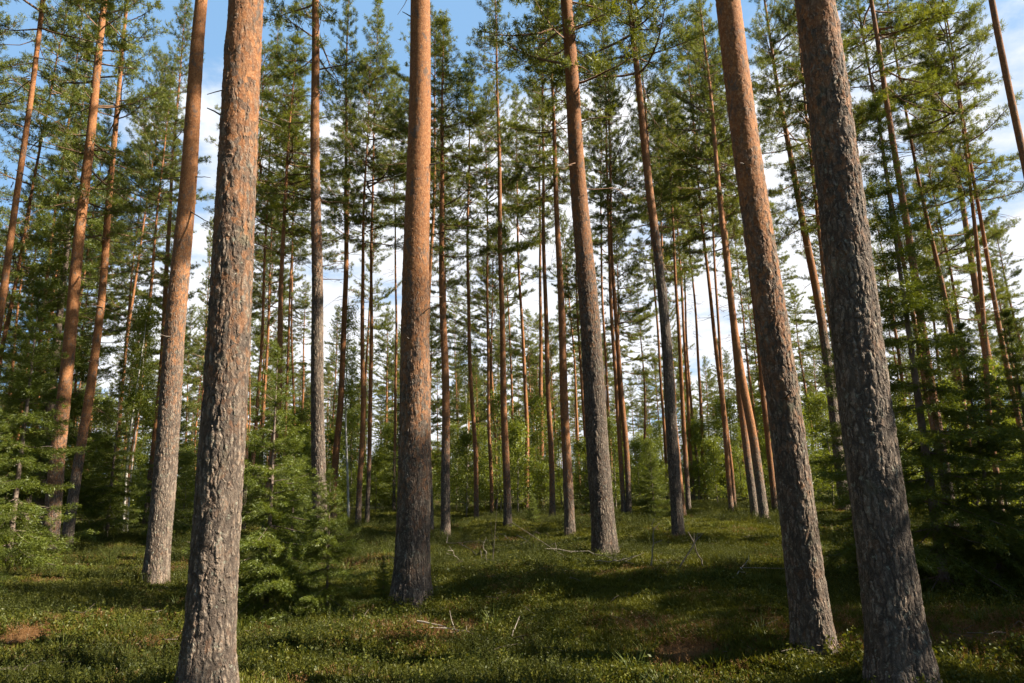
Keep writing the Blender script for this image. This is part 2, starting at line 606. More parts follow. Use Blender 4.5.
# ------------------------------------------------------------------ trunks
def trunk_mesh(name, Ht, r0, h0, mat, nring, hs, seed, flare=0.16, sweep=0.12):
    rng = np.random.default_rng(seed)
    hs = np.asarray(hs, float)
    th = np.linspace(0, 2 * PI, nring, endpoint=False)
    ph = rng.uniform(0, 2 * PI, 8)
    u = np.clip(hs / Ht, 0, 1)
    r = r0 * (0.04 + 0.96 * (1 - u) ** 0.82)
    fl = np.exp(-np.maximum(hs, 0) / 0.24)
    lob = 0.5 + 0.5 * np.cos(4 * th + ph[0] + 0.6 * np.sin(th + ph[1]))
    rr = r[:, None] * (1 + flare * fl[:, None] * (0.55 + 0.9 * lob[None, :]))
    for kz in np.arange(rng.uniform(0.8, 1.6), min(Ht, 11), 0.62):
        ka = rng.uniform(0, 2 * PI)
        rr = rr * (1 + rng.uniform(0.01, 0.07) * np.exp(-((hs - kz) / 0.06) ** 2)[:, None] * np.exp(-((np.cos(th - ka) - 1) / 0.12) ** 2)[None, :])
    rr = rr * (1 + 0.025 * np.sin(2 * th[None, :] + ph[2] + hs[:, None] * 0.5) + 0.02 * np.sin(3 * th[None, :] + ph[3] - hs[:, None] * 1.3))
    a = rng.uniform(0, 2 * PI)
    sw = sweep * (np.sin(PI * u * 2 + ph[4]) - math.sin(ph[4])) * np.clip(1.15 - u, 0, 1) * np.clip(hs / 4, 0, 1)
    cx, cy = sw * math.cos(a), sw * math.sin(a)
    wob = 0.014 * np.sin(hs * 1.1 + ph[5]) * np.clip(hs / 2, 0, 1)
    X = cx[:, None] + wob[:, None] + rr * np.cos(th)
    Y = cy[:, None] + rr * np.sin(th)
    Z = np.repeat(hs[:, None], nring, 1)
    V = np.stack([X, Y, Z], 2).reshape(-1, 3)
    k = len(hs)
    i = np.arange(k - 1)[:, None] * nring
    j = np.arange(nring)[None, :]
    j2 = (j + 1) % nring
    Fq = np.stack([(i + j).ravel(), (i + j2).ravel(), (i + nring + j2).ravel(), (i + nring + j).ravel()], 1)
    org = np.clip((hs - h0) / (5.6 if nring > 20 else 2.6) + 0.5, 0, 1)
    return mesh_np(name, V, Fq, [mat], smooth=True, attrs={'orange': ('POINT', 'FLOAT', np.repeat(org, nring))})


def lean_matrix(axis):
    z = Vector(axis).normalized()
    q = Vector((0, 0, 1)).rotation_difference(z)
    return q.to_euler()


PINES = []


def pine(base, axis, Ht, r0, h0, cb, label, group, seed, detail=0, crown_scale=1.0, cv=None):
    rng = random.Random(seed)
    root = empty('pine_tree', base, label, 'pine', group)
    root.rotation_euler = lean_matrix(axis)
    if detail == 2:
        hs = np.concatenate([np.arange(-0.35, 6.6, 0.0085), np.linspace(6.7, Ht, 30)])
        me = trunk_mesh('trunk', Ht, r0, h0, M_BARK_NEAR, 190, hs, seed, 0.44, 0.03)
    elif detail == 1:
        hs = np.concatenate([np.arange(-0.3, 10.0, 0.016), np.linspace(10.1, Ht, 24)])
        me = trunk_mesh('trunk', Ht, r0, h0, M_BARK_NEAR, 100, hs, seed, 0.28, 0.04)
    else:
        hs = np.concatenate([np.linspace(-0.25, 1.2, 7), np.linspace(1.6, Ht, 26)])
        me = trunk_mesh('trunk', Ht, r0, h0, M_BARK, 14, hs, seed, 0.24, 0.16)
    link('trunk', me, root)
    fm = CROWNS[seed % len(CROWNS) if cv is None else cv]
    L = Ht - cb + 0.25
    sx = crown_scale * rng.uniform(0.9, 1.12)
    o = link('crown', fm, root)
    o.location = (0, 0, cb)
    o.scale = (sx, sx, L / 10.0)
    o.rotation_euler = (0, 0, (seed * 2.399) % (2 * PI))
    PINES.append((base[0], base[1]))
    return root


def stub_branch(root, z, az, ln, r, el=0.0, mat=None, seed=0):
    rng = np.random.default_rng(seed)
    t = Tubes()
    d = np.array([math.cos(az) * math.cos(el), math.sin(az) * math.cos(el), math.sin(el)])
    s = np.linspace(0, 1, 6)[:, None]
    pts = d * ln * s + rng.normal(size=(6, 3)) * 0.02 * ln * s
    t.add(pts, r * np.linspace(1, 0.35, 6), 6)
    V, Fc = t.arrays()
    o = link('dead_branch', mesh_np('dead_branch', V, Fc, [mat or M_DARKDEAD]), root)
    o.location = (0, 0, z)
    return o


def place(px, py, ux, uy, w, d=None):
    """base point and axis of a trunk from where the photograph shows it"""
    b = on_ground(px, py) if d is None else at_dist(px, d, py)
    hd = math.hypot(b[0], b[1])
    n = np.array([b[0] / hd, b[1] / hd, 0])
    r2 = ray(ux, uy)
    p2 = CAM + r2 * (hd / (r2 @ n))
    bl = b.copy()
    if d is not None:            # base hidden: follow the visible line down to the ground
        r1 = ray(px, py)
        p1 = CAM + r1 * (hd / (r1 @ n))
        dirv = (p2 - p1) / (p2[2] - p1[2])
        bl = p1 + dirv * (b[2] - p1[2])
        bl[2] = float(terrain(bl[0], bl[1]))
    ax = p2 - bl
    z = (bl - CAM) @ fwd
    return bl, ax, w * z / F / 2, hd


# px,py = foot (or lowest visible point), ux,uy = upper point, w = width in px, d = distance if the foot is hidden,
# Ht, h0 = height where the bark turns orange, cb = crown base
NEAR = [
    # px, py, ux, uy, w, d, Ht, h0, cb, detail, label
    (205, 703, 248, 0, 48, None, 22, 4.0, 12.5, 2, 'thick grey-plated pine in the left foreground, foot cut by the picture edge'),
    (411, 608, 421, 0, 34, None, 22, 3.0, 12.5, 2, 'thick straight orange-brown pine with dark knots standing alone in the middle foreground'),
    (816, 655, 728, 0, 36.5, None, 22, 3.4, 12.5, 2, 'leaning grey-brown pine trunk just left of the thickest dark trunk on the right'),
    (905, 700, 812, 0, 53, None, 22, 5.0, 12.5, 2, 'thickest dark trunk leaning left in the right foreground, scaly bark with reddish patches'),
    (155, 589, 203, 0, 23, None, 22, 4.6, 13.0, 1, 'mid-sized pine left of the thick foreground trunk, grey foot and pale orange upper stem'),
    (605, 552, 568, 0, 24, 12.6, 22, 5.4, 9.3, 1, 'sturdy pine right of the picture middle with a broad grey foot'),
    (48, 560, 105, 0, 15, None, 22, 2.4, 9.0, 1, 'thicker one of the leaning orange pair beside the left spruce'),
    (66, 551, 121, 70, 10.5, None, 20, 2.6, 8.4, 0, 'thinner partner of the leaning orange pair at the left, standing right behind it'),
    (319, 475, 316, 0, 14.5, 14.5, 22, 7.2, 10.2, 1, 'straight grey pine rising out of the young spruce behind the left foreground trunk'),
    (679, 540, 633, 0, 12.5, None, 22, 7.0, 11.6, 0, 'slim grey-footed pine leaning left beside the upright bare sticks'),
    (846, 514, 768, 20, 11, None, 22, 6.5, 10.0, 0, 'slim leaning pine seen in the gap between the two big right trunks'),
    (1019, 504, 933, 55, 11, None, 21, 3.0, 10.0, 0, 'dark orange-brown pine leaning left near the right edge, its foot at the picture border'),
    (935, 408, 883, 80, 9.5, 18, 21, 2.5, 10.5, 0, 'orange-brown pine rising from the dark spruce on the right, the thicker of a parallel pair'),
    (1023, 165, 995, 0, 10, 13, 21, 2.5, 17.2, 0, 'dark orange pine stem crossing the top right corner'),
    (0, 270, 42, 0, 9, 16, 21, 2.5, 11.0, 0, 'bright orange pine stem leaning right at the upper left edge'),
    (2, 325, 30, 190, 5.5, 26, 20, 2.5, 8.5, 0, 'slender orange stem below the upper left edge tree, overlapped by dark foliage'),
]
MID = [
    # px, py, ux, uy, w, d, label
    (84, 514, 100, 340, 4.2, None, 'thin bright orange stem with sunlit streaks right of the leaning pair'),
    (135, 414, 147, 305, 5, 27, 'thin orange pine left of the mid-sized pale orange trunk'),
    (146, 530, 158, 372, 7, None, 'reddish pine stem partly hidden behind the mid-sized pale orange trunk'),
    (245, 482, 251.5, 340, 5, 24, 'grey-footed slender pine just right of the left foreground trunk'),
    (251.5, 462, 259, 340, 4.2, 27, 'lit thin pine paired with the slender one right of the left foreground trunk'),
    (271.5, 440, 293, 100, 8, 20, 'straight bright orange pine behind the top of the young spruce'),
    (295, 250, 296, 340, 3, 38, 'very thin pale stem left of the straight grey pine'),
    (332.7, 524, 345, 115, 7.5, None, 'bright orange pine right of the young spruce, the thicker of two touching stems'),
    (337, 500, 347, 200, 3.4, 34, 'thin stem half hidden behind the bright orange pine right of the spruce'),
    (358, 528, 367, 195, 6, None, 'slim orange pine with a bushy sunlit crown between the spruce and the middle trunk'),
    (367, 527, 374, 200, 4.8, None, 'pale slender pine right beside the slim one with a bushy crown'),
    (394, 522, 394, 340, 3.2, 31, 'thin pale stem just left of the thick middle foreground trunk'),
    (430.5, 533, 433, 200, 6, None, 'grey-brown pine touching the right side of the thick middle trunk'),
    (445.7, 540, 443, 30, 10, None, 'tall grey-brown pine a little right of the thick middle trunk'),
    (476.6, 523, 472, 250, 5.2, None, 'reddish slim pine standing right of the tall grey-brown one'),
    (492, 518, 489, 330, 4, None, 'thin reddish pine between two brighter stems in the middle distance'),
    (508, 528, 498, 120, 7.8, None, 'orange pine near the picture middle with a loose crown against white cloud'),
    (527, 515, 520, 250, 4.8, None, 'slim red-brown pine right of the picture middle'),
    (541.6, 481, 541, 391, 5, 34, 'short visible stretch of orange stem between two slim pines in the middle'),
    (552.6, 520, 546, 200, 6, None, 'straight grey-footed pine left of the pale orange one near the sturdy pine'),
    (570, 536, 551, 60, 10.5, None, 'pale orange pine with a grey foot just left of the sturdy pine'),
    (611, 480, 608, 370, 3.6, 33, 'thin reddish stem right behind the sturdy pine'),
    (624, 519, 611, 210, 5, None, 'left stem of the close orange pair right of the sturdy pine'),
    (629.6, 520, 615, 215, 6, None, 'right stem of the close orange pair right of the sturdy pine'),
    (668.6, 504, 655, 300, 3.4, None, 'thin distant pine left of the slim leaning one by the sticks'),
    (683, 519, 655, 215, 7, None, 'reddish pine directly behind the slim leaning one by the sticks'),
    (688.6, 511, 676, 280, 5, None, 'reddish thin pine right of the slim leaning one by the sticks'),
    (693.4, 503, 684, 340, 4, None, 'nearest of three thin pines in a receding row right of the sticks'),
    (700, 500, 690, 330, 3.2, None, 'middle one of three thin pines in a receding row right of the sticks'),
    (706, 501, 697, 380, 3.6, None, 'farthest of three thin pines in a receding row right of the sticks'),
    (732, 515, 697, 150, 5.2, None, 'dark slim pine left of the two tall parallel trunks'),
    (735, 510, 715, 250, 3.8, None, 'thin dark stem squeezed left of the tall parallel trunks'),
    (745, 501, 722, 240, 5.2, None, 'dark distant pine behind the two tall parallel trunks'),
    (755.6, 519, 707, 95, 8, None, 'left one of the two tall parallel trunks beside the leaning grey-brown pine'),
    (765, 523, 702, 20, 9.6, None, 'right one of the two tall parallel trunks beside the leaning grey-brown pine'),
    (775.5, 514, 744, 215, 6, None, 'orange slim pine just left of the leaning grey-brown trunk'),
    (850, 469, 813, 155, 7, 19, 'orange stem hugging the left side of the thickest dark trunk'),
    (918, 341, 878, 115, 6, 21, 'orange pine, the thinner of the parallel pair above the dark spruce'),
    (966, 443, 923, 195, 6, 23, 'thin orange pine between the parallel pair and the tree at the right edge'),
    (998, 485, 960, 160, 6, 22, 'dark thin pine close behind the leaning one at the right edge'),
    (1020, 424, 983, 220, 6, 22, 'thin brown pine at the far right against white sky'),
    (38, 420, 45, 356, 5, 30, 'short stretch of brown stem between the left spruce and the leaning pair'),
    (121, 440, 137, 300, 4, 33, 'thin shaded stem midway between the leaning pair and the mid-sized trunk'),
    (282, 520, 290, 300, 3.4, 33, 'thin stem seen behind the young spruce right of the bright orange one'),
]
rs = random.Random(3)
for i, (px, py, ux, uy, w, d, Ht, h0, cb, det, lab) in enumerate(NEAR):
    b, ax, r, hd = place(px, py, ux, uy, w, d)
    t = pine(b, ax, Ht, min(r, 0.215), h0, cb, lab, 'pines of the near wood', 11 + i * 5, det, 1.0)
    if i == 1:
        for q, (z, az, ln) in enumerate([(3.2, -1.9, 0.05), (5.6, -0.2, 0.14)]):
            rr = r * (1 - z / 22) ** 0.82
            s = stub_branch(t, z, az, rr + ln, 0.020, 0.1, None, q)
    if i == 0:
        stub_branch(t, 4.4, PI, r + 0.12, 0.008, -0.3, M_DARKDEAD, 5)
    if i == 4:
        for q, (z, az, ln) in enumerate([(7.0, PI, 0.35), (7.0, 0.0, 0.20), (6.4, -0.4, 0.8)]):
            stub_branch(t, z, az, r + ln, 0.013, -0.1 - 0.5 * (q == 2), None, 20 + q)
for i, t in enumerate([o for o in col.objects if o.name.startswith('pine_tree')][:7]):
    rq = random.Random(50 + i)
    r = NEAR[i][4] * 0.006
    for q in range(rq.randint(3, 5)):
        z = rq.uniform(1.6, 9)
        stub_branch(t, z, rq.uniform(0, 6.28), 0.16 + rq.uniform(0.06, 0.3), rq.uniform(0.008, 0.014), rq.uniform(-0.2, 0.5), None, 60 + i * 9 + q)
for i, (px, py, ux, uy, w, d, lab) in enumerate(MID):
    b, ax, r, hd = place(px, py, ux, uy, w, d)
    Ht = min(22.5, max(15.0, hd * rs.uniform(0.52, 0.74) + rs.uniform(2.5, 4.5)))
    pine(b, ax, Ht, min(max(r, 0.075), 0.18), rs.uniform(0.2, 2.6), Ht * rs.uniform(0.50, 0.63), lab,
         'pines of the middle distance', 101 + i * 3, 0, rs.uniform(0.68, 0.92))

# the pines farther back, each its own tree; what tells them apart is only where they stand
ZONES = [(-40, 0, 170, 'at the left behind the leaning orange pair'), (170, 0, 330, 'behind the young spruce on the left'),
         (330, 0, 470, 'beyond the thick middle trunk'), (470, 0, 600, 'beyond the picture middle'),
         (600, 0, 730, 'beyond the bare sticks right of the middle'), (730, 0, 860, 'beyond the leaning grey-brown trunk'),
         (860, 0, 1064, 'at the far right behind the dark spruce')]
cand = 0
nfar = 0
while nfar < 92 and cand < 4000:
    cand += 1
    px = rs.uniform(-30, 1054)
    d = math.sqrt(rs.uniform(27 ** 2, 58 ** 2))
    p = at_dist(px, d)
    if min((p[0] - q[0]) ** 2 + (p[1] - q[1]) ** 2 for q in PINES) < 1.9 ** 2:
        continue
    lab = [z[3] for z in ZONES if z[0] <= px < z[2]]
    lab = 'slender pine ' + (lab[0] if lab else ZONES[0][3])
    far = d > 42
    lab += ', among the farthest stems' if far else ', not the farthest'
    Ht = rs.uniform(13, 19.5) if not far or cand % 2 else rs.uniform(8.5, 12.5)
    pine(p, (rs.gauss(0, .015), rs.gauss(0, .015), 1), Ht, rs.uniform(0.07, 0.13), rs.uniform(0.5, 3), Ht * (rs.uniform(0.42, 0.58) if Ht > 12.6 else rs.uniform(0.16, 0.3)),
         lab, lab.replace('slender pine', 'slender pines'), 401 + cand, 0, rs.uniform(0.6, 0.88))
    nfar += 1


# ------------------------------------------------------------------ spruces
def spruce_tree(base, meshes, H, label, rz, s=1.0, parts='spruce_tree', group='young spruces'):
    root = empty(parts, base, label, 'spruce', group)
    root.rotation_euler = (0, 0, rz)
    for nm, me in meshes:
        o = link(nm, me, root)
        o.scale = (s, s, s)
    return root


def spruce_meshes(seed, H, R, **kw):
    V, tint, (wv, wf) = spruce(seed, H, R, **kw)
    t = Tubes()
    zs = np.linspace(-0.1, H * 0.99, 12)
    sw = np.sin(zs * 1.3 + seed) * 0.008 * H * 0.3
    t.add(np.stack([sw, sw * 0.5, zs], 1), np.linspace(0.009 * H + 0.006, 0.004, 12), 8)
    tv, tf = t.arrays()
    return [('crown', leafy('spruce_crown', V, tint, wv, wf, M_SPRUCE, M_SPRUCEWOOD)),
            ('trunk', mesh_np('spruce_trunk', tv, tf, [M_SPRUCEWOOD], smooth=True))]


SP_A = spruce_meshes(1, 2.6, 0.95, sp=0.15, full=0.85, needle=0.024, wd=0.006, shoot=0.042)
SP_B = spruce_meshes(2, 2.2, 0.84, sp=0.12, full=0.95, needle=0.024, wd=0.006, shoot=0.042)
SP_C = spruce_meshes(3, 6.5, 1.55, sp=0.26, full=0.8, needle=0.038, wd=0.011, shoot=0.075)
SP_D = spruce_meshes(4, 4.6, 1.25, sp=0.22, full=0.85, needle=0.034, wd=0.010, shoot=0.065)
SP_E = spruce_meshes(5, 17.0, 2.6, sp=0.42, full=0.75, needle=0.075, wd=0.022, shoot=0.15, bare=0.1)


def sp_at(px, d, meshes, s, label, rz):
    b = at_dist(px, d)
    return spruce_tree(b, meshes, 0, label, rz, s)


b = on_ground(290, 588)
spruce_tree(b, SP_B, 0, 'bushy young spruce with dense low branches right of the left foreground trunk', 0.7, 1.0)
sp_at(272, 8.6, SP_A, 1.2, 'taller thin-topped young spruce directly behind the bushy one', 2.0)
sp_at(330, 8.2, SP_B, 0.72, 'small young spruce at the right flank of the bushy one', 4.0)
sp_at(18, 15.5, SP_D, 1.2, 'sunlit green spruce at the left edge', 1.0)
sp_at(-22, 12.5, SP_D, 0.7, 'smaller spruce cut by the left picture edge', 2.2)
sp_at(112, 24, SP_C, 0.85, 'dark spruce behind the leaning orange pair', 0.4)
sp_at(172, 22, SP_D, 1.0, 'dark spruce behind the mid-sized pale orange trunk', 5.0)
sp_at(930, 9.6, SP_C, 0.98, 'tall dark spruce behind the thickest trunk on the right', 0.3)
sp_at(865, 11.0, SP_D, 0.95, 'dark spruce showing between the two big right trunks', 3.3)
sp_at(985, 10.2, SP_D, 0.72, 'low dark spruce right of the tall dark one', 1.4)
sp_at(1035, 12.5, SP_D, 0.85, 'dark spruce cut by the right picture edge', 4.4)
sp_at(398, 33, SP_C, 0.8, 'dark distant spruce just left of the thick middle trunk', 2.8)
sp_at(42, 25, SP_E, 1.0, 'very tall dense spruce behind the orange stems at the upper left', 2.0)
sp_at(592, 26, SP_B, 0.9, 'small dark spruce behind the sturdy pine', 2.0)
sp_at(652, 25, SP_B, 1.1, 'small dark spruce left of the slim leaning pine by the sticks', 0.2)
sp_at(532, 22, SP_B, 0.45, 'tiny spruce on the moss right of the picture middle', 0.9)
b = on_ground(383, 603)
spruce_tree(b, SP_B, 0, 'knee-high spruce seedling at the left of the thick middle trunk', 2.4, 0.26)

# ------------------------------------------------------------------ young broadleaved trees
SAPS = []
for sd, (H, R, nl, sz) in enumerate([(5.2, 1.15, 7500, 0.052), (3.8, 1.1, 6500, 0.052), (6.3, 1.2, 8500, 0.052), (2.4, 1.0, 4500, 0.046)]):
    (lv, lf, lt), (wv, wf) = sapling(50 + sd, H, R, nl, sz)
    SAPS.append((mesh_np('sapling_leaves', lv, lf, [M_LEAF], attrs={'tint': ('FACE', 'FLOAT', lt)}), mesh_np('sapling_stem', wv, wf, [M_SAPWOOD])))
SAP_AT = [(96, 30), (112, 27), (128, 29), (150, 31), (188, 30), (205, 33), (232, 27), (262, 30), (300, 28), (322, 31), (352, 30),
          (378, 33), (408, 30), (424, 28), (456, 31), (466, 27), (487, 33), (500, 30), (514, 27), (535, 31), (546, 29), (562, 33), (586, 30), (600, 33),
          (616, 29), (640, 31), (648, 34), (672, 33), (700, 36), (712, 32), (726, 36), (742, 34), (770, 33), (790, 31), (806, 26), (832, 30), (858, 24),
          (880, 27), (906, 27), (940, 25), (962, 22), (978, 26), (1002, 24), (1018, 29), (10, 29), (62, 31)]
for i, (px, d) in enumerate(SAP_AT):
    k = [0, 1, 3, 2, 1, 0, 3][i % 7]
    p = at_dist(px + rs.uniform(-4, 4), d)
    zone = [z[3] for z in ZONES if z[0] <= px < z[2]][0]
    kind = ['slim', 'bushy', 'tallest', 'low'][k]
    lab = f'{kind} pale green young birch in the undergrowth {zone}'
    r = empty('birch_sapling', p, lab, 'young birch', f'{kind} young birches {zone}')
    r.rotation_euler = (0, 0, rs.uniform(0, 6.28))
    s = rs.uniform(0.6, 0.95)
    for nm, me in (('crown', SAPS[k][0]), ('trunk', SAPS[k][1])):
        o = link(nm, me, r)
        o.scale = (s, s, s)


def birch(px, py, ux, uy, w, d, H, label, seed):
    b, ax, r, hd = place(px, py, ux, uy, w, d)
    root = empty('birch_tree', b, label, 'birch', 'white stemmed birches')
    root.rotation_euler = lean_matrix(ax)
    t = Tubes()
    zs = np.linspace(-0.1, H, 14)
    t.add(np.stack([0.05 * np.sin(zs * 0.8 + seed), 0.05 * np.cos(zs * 0.7 + seed), zs], 1), np.linspace(r, 0.01, 14), 8)
    v, f = t.arrays()
    link('trunk', mesh_np('birch_trunk', v, f, [M_BIRCHWOOD], smooth=True), root)
    o = link('crown', SAPS[2][0], root)
    o.location = (0, 0, H * 0.42)
    o.scale = (0.7, 0.7, H * 0.58 / 6.3)


birch(347, 527, 347, 411, 2.6, 28, 9.0, 'thin white birch stem right of the young spruce', 1)
birch(123, 522, 130, 455, 2.6, 25, 8.0, 'thin white birch stem left of the mid-sized pale orange trunk', 2)
birch(129, 522, 133, 470, 2.0, 26, 7.5, 'second white birch stem close beside the thin one at the left', 3)
birch(418, 520, 416, 420, 2.2, 33, 9.0, 'thin whitish birch stem behind the thick middle trunk', 4)
birch(468, 518, 466, 400, 2.0, 34, 9.0, 'thin whitish birch stem between slim pines right of the middle trunk', 5)

# ------------------------------------------------------------------ ground
def graded(lo, hi, fine_lo, fine_hi, step, grow=1.13):
    a = list(np.arange(fine_lo, fine_hi, step))
    s, x = step, a[-1]
    while x < hi:
        s *= grow
        x += s
        a.append(x)
    s, x = step, a[0]
    while x > lo:
        s *= grow
        x -= s
        a.insert(0, x)
    return np.array(a)


def terrain_at(x, y):
    h = terrain(x, y)
    for (bx, by), _ in zip(PINES, range(12)):
        h = h + 0.075 * np.exp(-((np.asarray(x) - bx) ** 2 + (np.asarray(y) - by) ** 2) / 0.42 ** 2)
    return h


BROWN = [(*on_ground(px, py)[:2], r) for px, py, r in ((125, 655, .42), (20, 642, .38), (38, 574, .7), (425, 634, .5), (265, 640, .25),
         (352, 570, .7), (640, 628, .3), (830, 640, .5), (690, 645, .35), (180, 573, .5), (990, 640, .5))]


def brown_at(x, y):
    v = 0 * x
    for bx, by, r in BROWN:
        v = np.maximum(v, np.exp(-((x - bx) ** 2 + (y - by) ** 2) / (r * r * 1.7)))
    return v



gx = graded(-900, 900, -12, 12, 0.075)
gy = graded(-900, 900, 1.0, 22, 0.075)
GX, GY = np.meshgrid(gx, gy)
fade = np.exp(-np.maximum(0, np.hypot(GX, GY) - 70) / 40)
GZ = terrain_at(GX, GY) * fade
nx, ny = len(gx), len(gy)
i = np.arange(ny - 1)[:, None] * nx
j = np.arange(nx - 1)[None, :]
Fg = np.stack([(i + j).ravel(), (i + j + 1).ravel(), (i + nx + j + 1).ravel(), (i + nx + j).ravel()], 1)
m, nt = new_mat('forest_floor')
b_ = NB(nt)
out = b_.n('ShaderNodeOutputMaterial')
tc = b_.n('ShaderNodeTexCoord')
P = tc.outputs['Object']
n1 = b_.noise(P, 0.9, 5.0, 0.6)
n2 = b_.noise(P, 7.0, 6.0, 0.7)
n3 = b_.noise(P, 60.0, 4.0, 0.7)
c = b_.mix(b_.smooth(n2.outputs['Fac'], 0.3, 0.7), (0.036, 0.042, 0.009), (0.085, 0.085, 0.016))
lit_ = b_.math('ADD', b_.attr('litter').outputs['Fac'], b_.math('MULTIPLY', b_.math('SUBTRACT', n2.outputs['Fac'], 0.5), 1.2))
c = b_.mix(b_.smooth(n1.outputs['Fac'], 0.52, 0.66), c, (0.085, 0.048, 0.020))
c = b_.mix(b_.smooth(lit_, 0.3, 0.7), c, (0.15, 0.075, 0.030))
c = b_.mix(b_.math('MULTIPLY', b_.smooth(n3.outputs['Fac'], 0.45, 0.75), 0.6), c, (0.07, 0.062, 0.022))
bs = b_.n('ShaderNodeBsdfPrincipled')
bs.inputs['Roughness'].default_value = 0.95
bs.inputs['Specular IOR Level'].default_value = 0.1
b_.l(c, bs.inputs['Base Color'])
bp = b_.n('ShaderNodeBump')
bp.inputs['Distance'].default_value = 0.05
b_.l(b_.math('ADD', n2.outputs['Fac'], b_.math('MULTIPLY', n3.outputs['Fac'], 0.5)), bp.inputs['Height'])
b_.l(bp.outputs[0], bs.inputs['Normal'])
b_.l(bs.outputs[0], out.inputs['Surface'])
ground = link('ground', mesh_np('ground', np.stack([GX, GY, GZ], 2).reshape(-1, 3), Fg, [m], smooth=True,
                                attrs={'litter': ('POINT', 'FLOAT', brown_at(GX, GY).ravel())}))
tag(ground, 'mossy uneven forest floor with brown patches', 'ground', kind='structure')

# ------------------------------------------------------------------ ground cover (uncountable: one object per kind of growth)
def clump_bilberry(seed, dry=False):
    rng = np.random.default_rng(seed)
    w = Tubes()
    P = []
    for _ in range(13):
        a, r = rng.uniform(0, 2 * PI), rng.uniform(0, 0.10)
        p = np.array([math.cos(a) * r, math.sin(a) * r, -0.01])
        d = unit(np.array([math.cos(a) * 0.45, math.sin(a) * 0.45, 1.0]) + rng.normal(size=3) * 0.25)
        ln = rng.uniform(0.08, 0.17)
        e = p + d * ln
        w.add(np.stack([p, (p + e) / 2, e]), [0.0018, 0.0015, 0.001], 3)
        for u in rng.uniform(0.35, 1.05, 9):
            P.append(p + d * ln * u + rng.normal(size=3) * 0.018)
    V, Fc, t = leaf_quads(np.array(P), rng, 0.017, 1.6)
    wv, wf = w.arrays()
    return np.concatenate([V, wv]), np.concatenate([Fc, wf + len(V)]), np.concatenate([t, np.zeros(len(wf))])


def clump_heather(seed, h=0.2, n=34, r=0.13, needle=0.012, wd=0.0045):
    rng = np.random.default_rng(seed)
    P, D = [], []
    for _ in range(n):
        a, rr = rng.uniform(0, 2 * PI), r * math.sqrt(rng.uniform())
        p = np.array([math.cos(a) * rr, math.sin(a) * rr, -0.01])
        d = unit(np.array([math.cos(a) * 0.5 * rr / r, math.sin(a) * 0.5 * rr / r, 1.0]) + rng.normal(size=3) * 0.18)
        ln = h * rng.uniform(0.55, 1.1)
        for u in np.linspace(0.15, 1, int(ln / 0.014)):
            P.append(p + d * ln * u)
            D.append(d)
    V, t = needle_tris(np.array(P), np.array(D), 3, needle * 1.3, wd, 0.75, rng, 0.004)
    return V, np.arange(len(V)).reshape(-1, 3), t


def clump_moss(seed):
    rng = np.random.default_rng(seed)
    n = 110
    a, r = rng.uniform(0, 2 * PI, n), 0.15 * np.sqrt(rng.uniform(0, 1, n))
    P = np.stack([np.cos(a) * r, np.sin(a) * r, 0.035 * (1 - (r / 0.15) ** 2) - 0.01], 1)
    D = np.stack([np.cos(a) * r * 4, np.sin(a) * r * 4, np.full(n, 0.8)], 1)
    V, t = needle_tris(P, unit(D), 3, 0.035, 0.008, 0.6, rng, 0.006)
    return V, np.arange(len(V)).reshape(-1, 3), t


def clump_grass(seed, n=36, h=0.22):
    rng = np.random.default_rng(seed)
    V, T = [], []
    for _ in range(n):
        a, r = rng.uniform(0, 2 * PI), rng.uniform(0, 0.05)
        p = np.array([math.cos(a) * r, math.sin(a) * r, -0.01])
        d = unit(np.array([math.cos(a), math.sin(a), rng.uniform(1.0, 3.5)]))
        ln = h * rng.uniform(0.5, 1.2)
        sd = np.array([-math.sin(a), math.cos(a), 0]) * 0.0024
        m1 = p + d * ln * 0.55
        tip = p + d * ln + np.array([math.cos(a), math.sin(a), -0.7]) * ln * 0.16
        V += [p - sd, p + sd, m1 + sd, p - sd, m1 + sd, m1 - sd, m1 - sd, m1 + sd, tip]
        t = rng.uniform()
        T += [t, t, t]
    return np.array(V), np.arange(len(V)).reshape(-1, 3), np.array(T)


def value_noise(x, y, s, seed):
    rng = np.random.default_rng(seed)
    tab = rng.uniform(0, 1, (64, 64))
    fx, fy = np.asarray(x) / s + 100, np.asarray(y) / s + 100
    ix, iy = np.floor(fx).astype(int), np.floor(fy).astype(int)
    u, v = fx - ix, fy - iy
    u, v = u * u * (3 - 2 * u), v * v * (3 - 2 * v)
    g = lambda a, b: tab[a % 64, b % 64]
    return (g(ix, iy) * (1 - u) + g(ix + 1, iy) * u) * (1 - v) + (g(ix, iy + 1) * (1 - u) + g(ix + 1, iy + 1) * u) * v


def scatter_points(n, dmin, dmax, rng, power=1.0, amax=42):
    a = np.radians(rng.uniform(-amax, amax, n))
    d = (dmin ** (2 * power) + rng.uniform(0, 1, n) * (dmax ** (2 * power) - dmin ** (2 * power))) ** (1 / (2 * power))
    return np.sin(a) * d, np.cos(a) * d


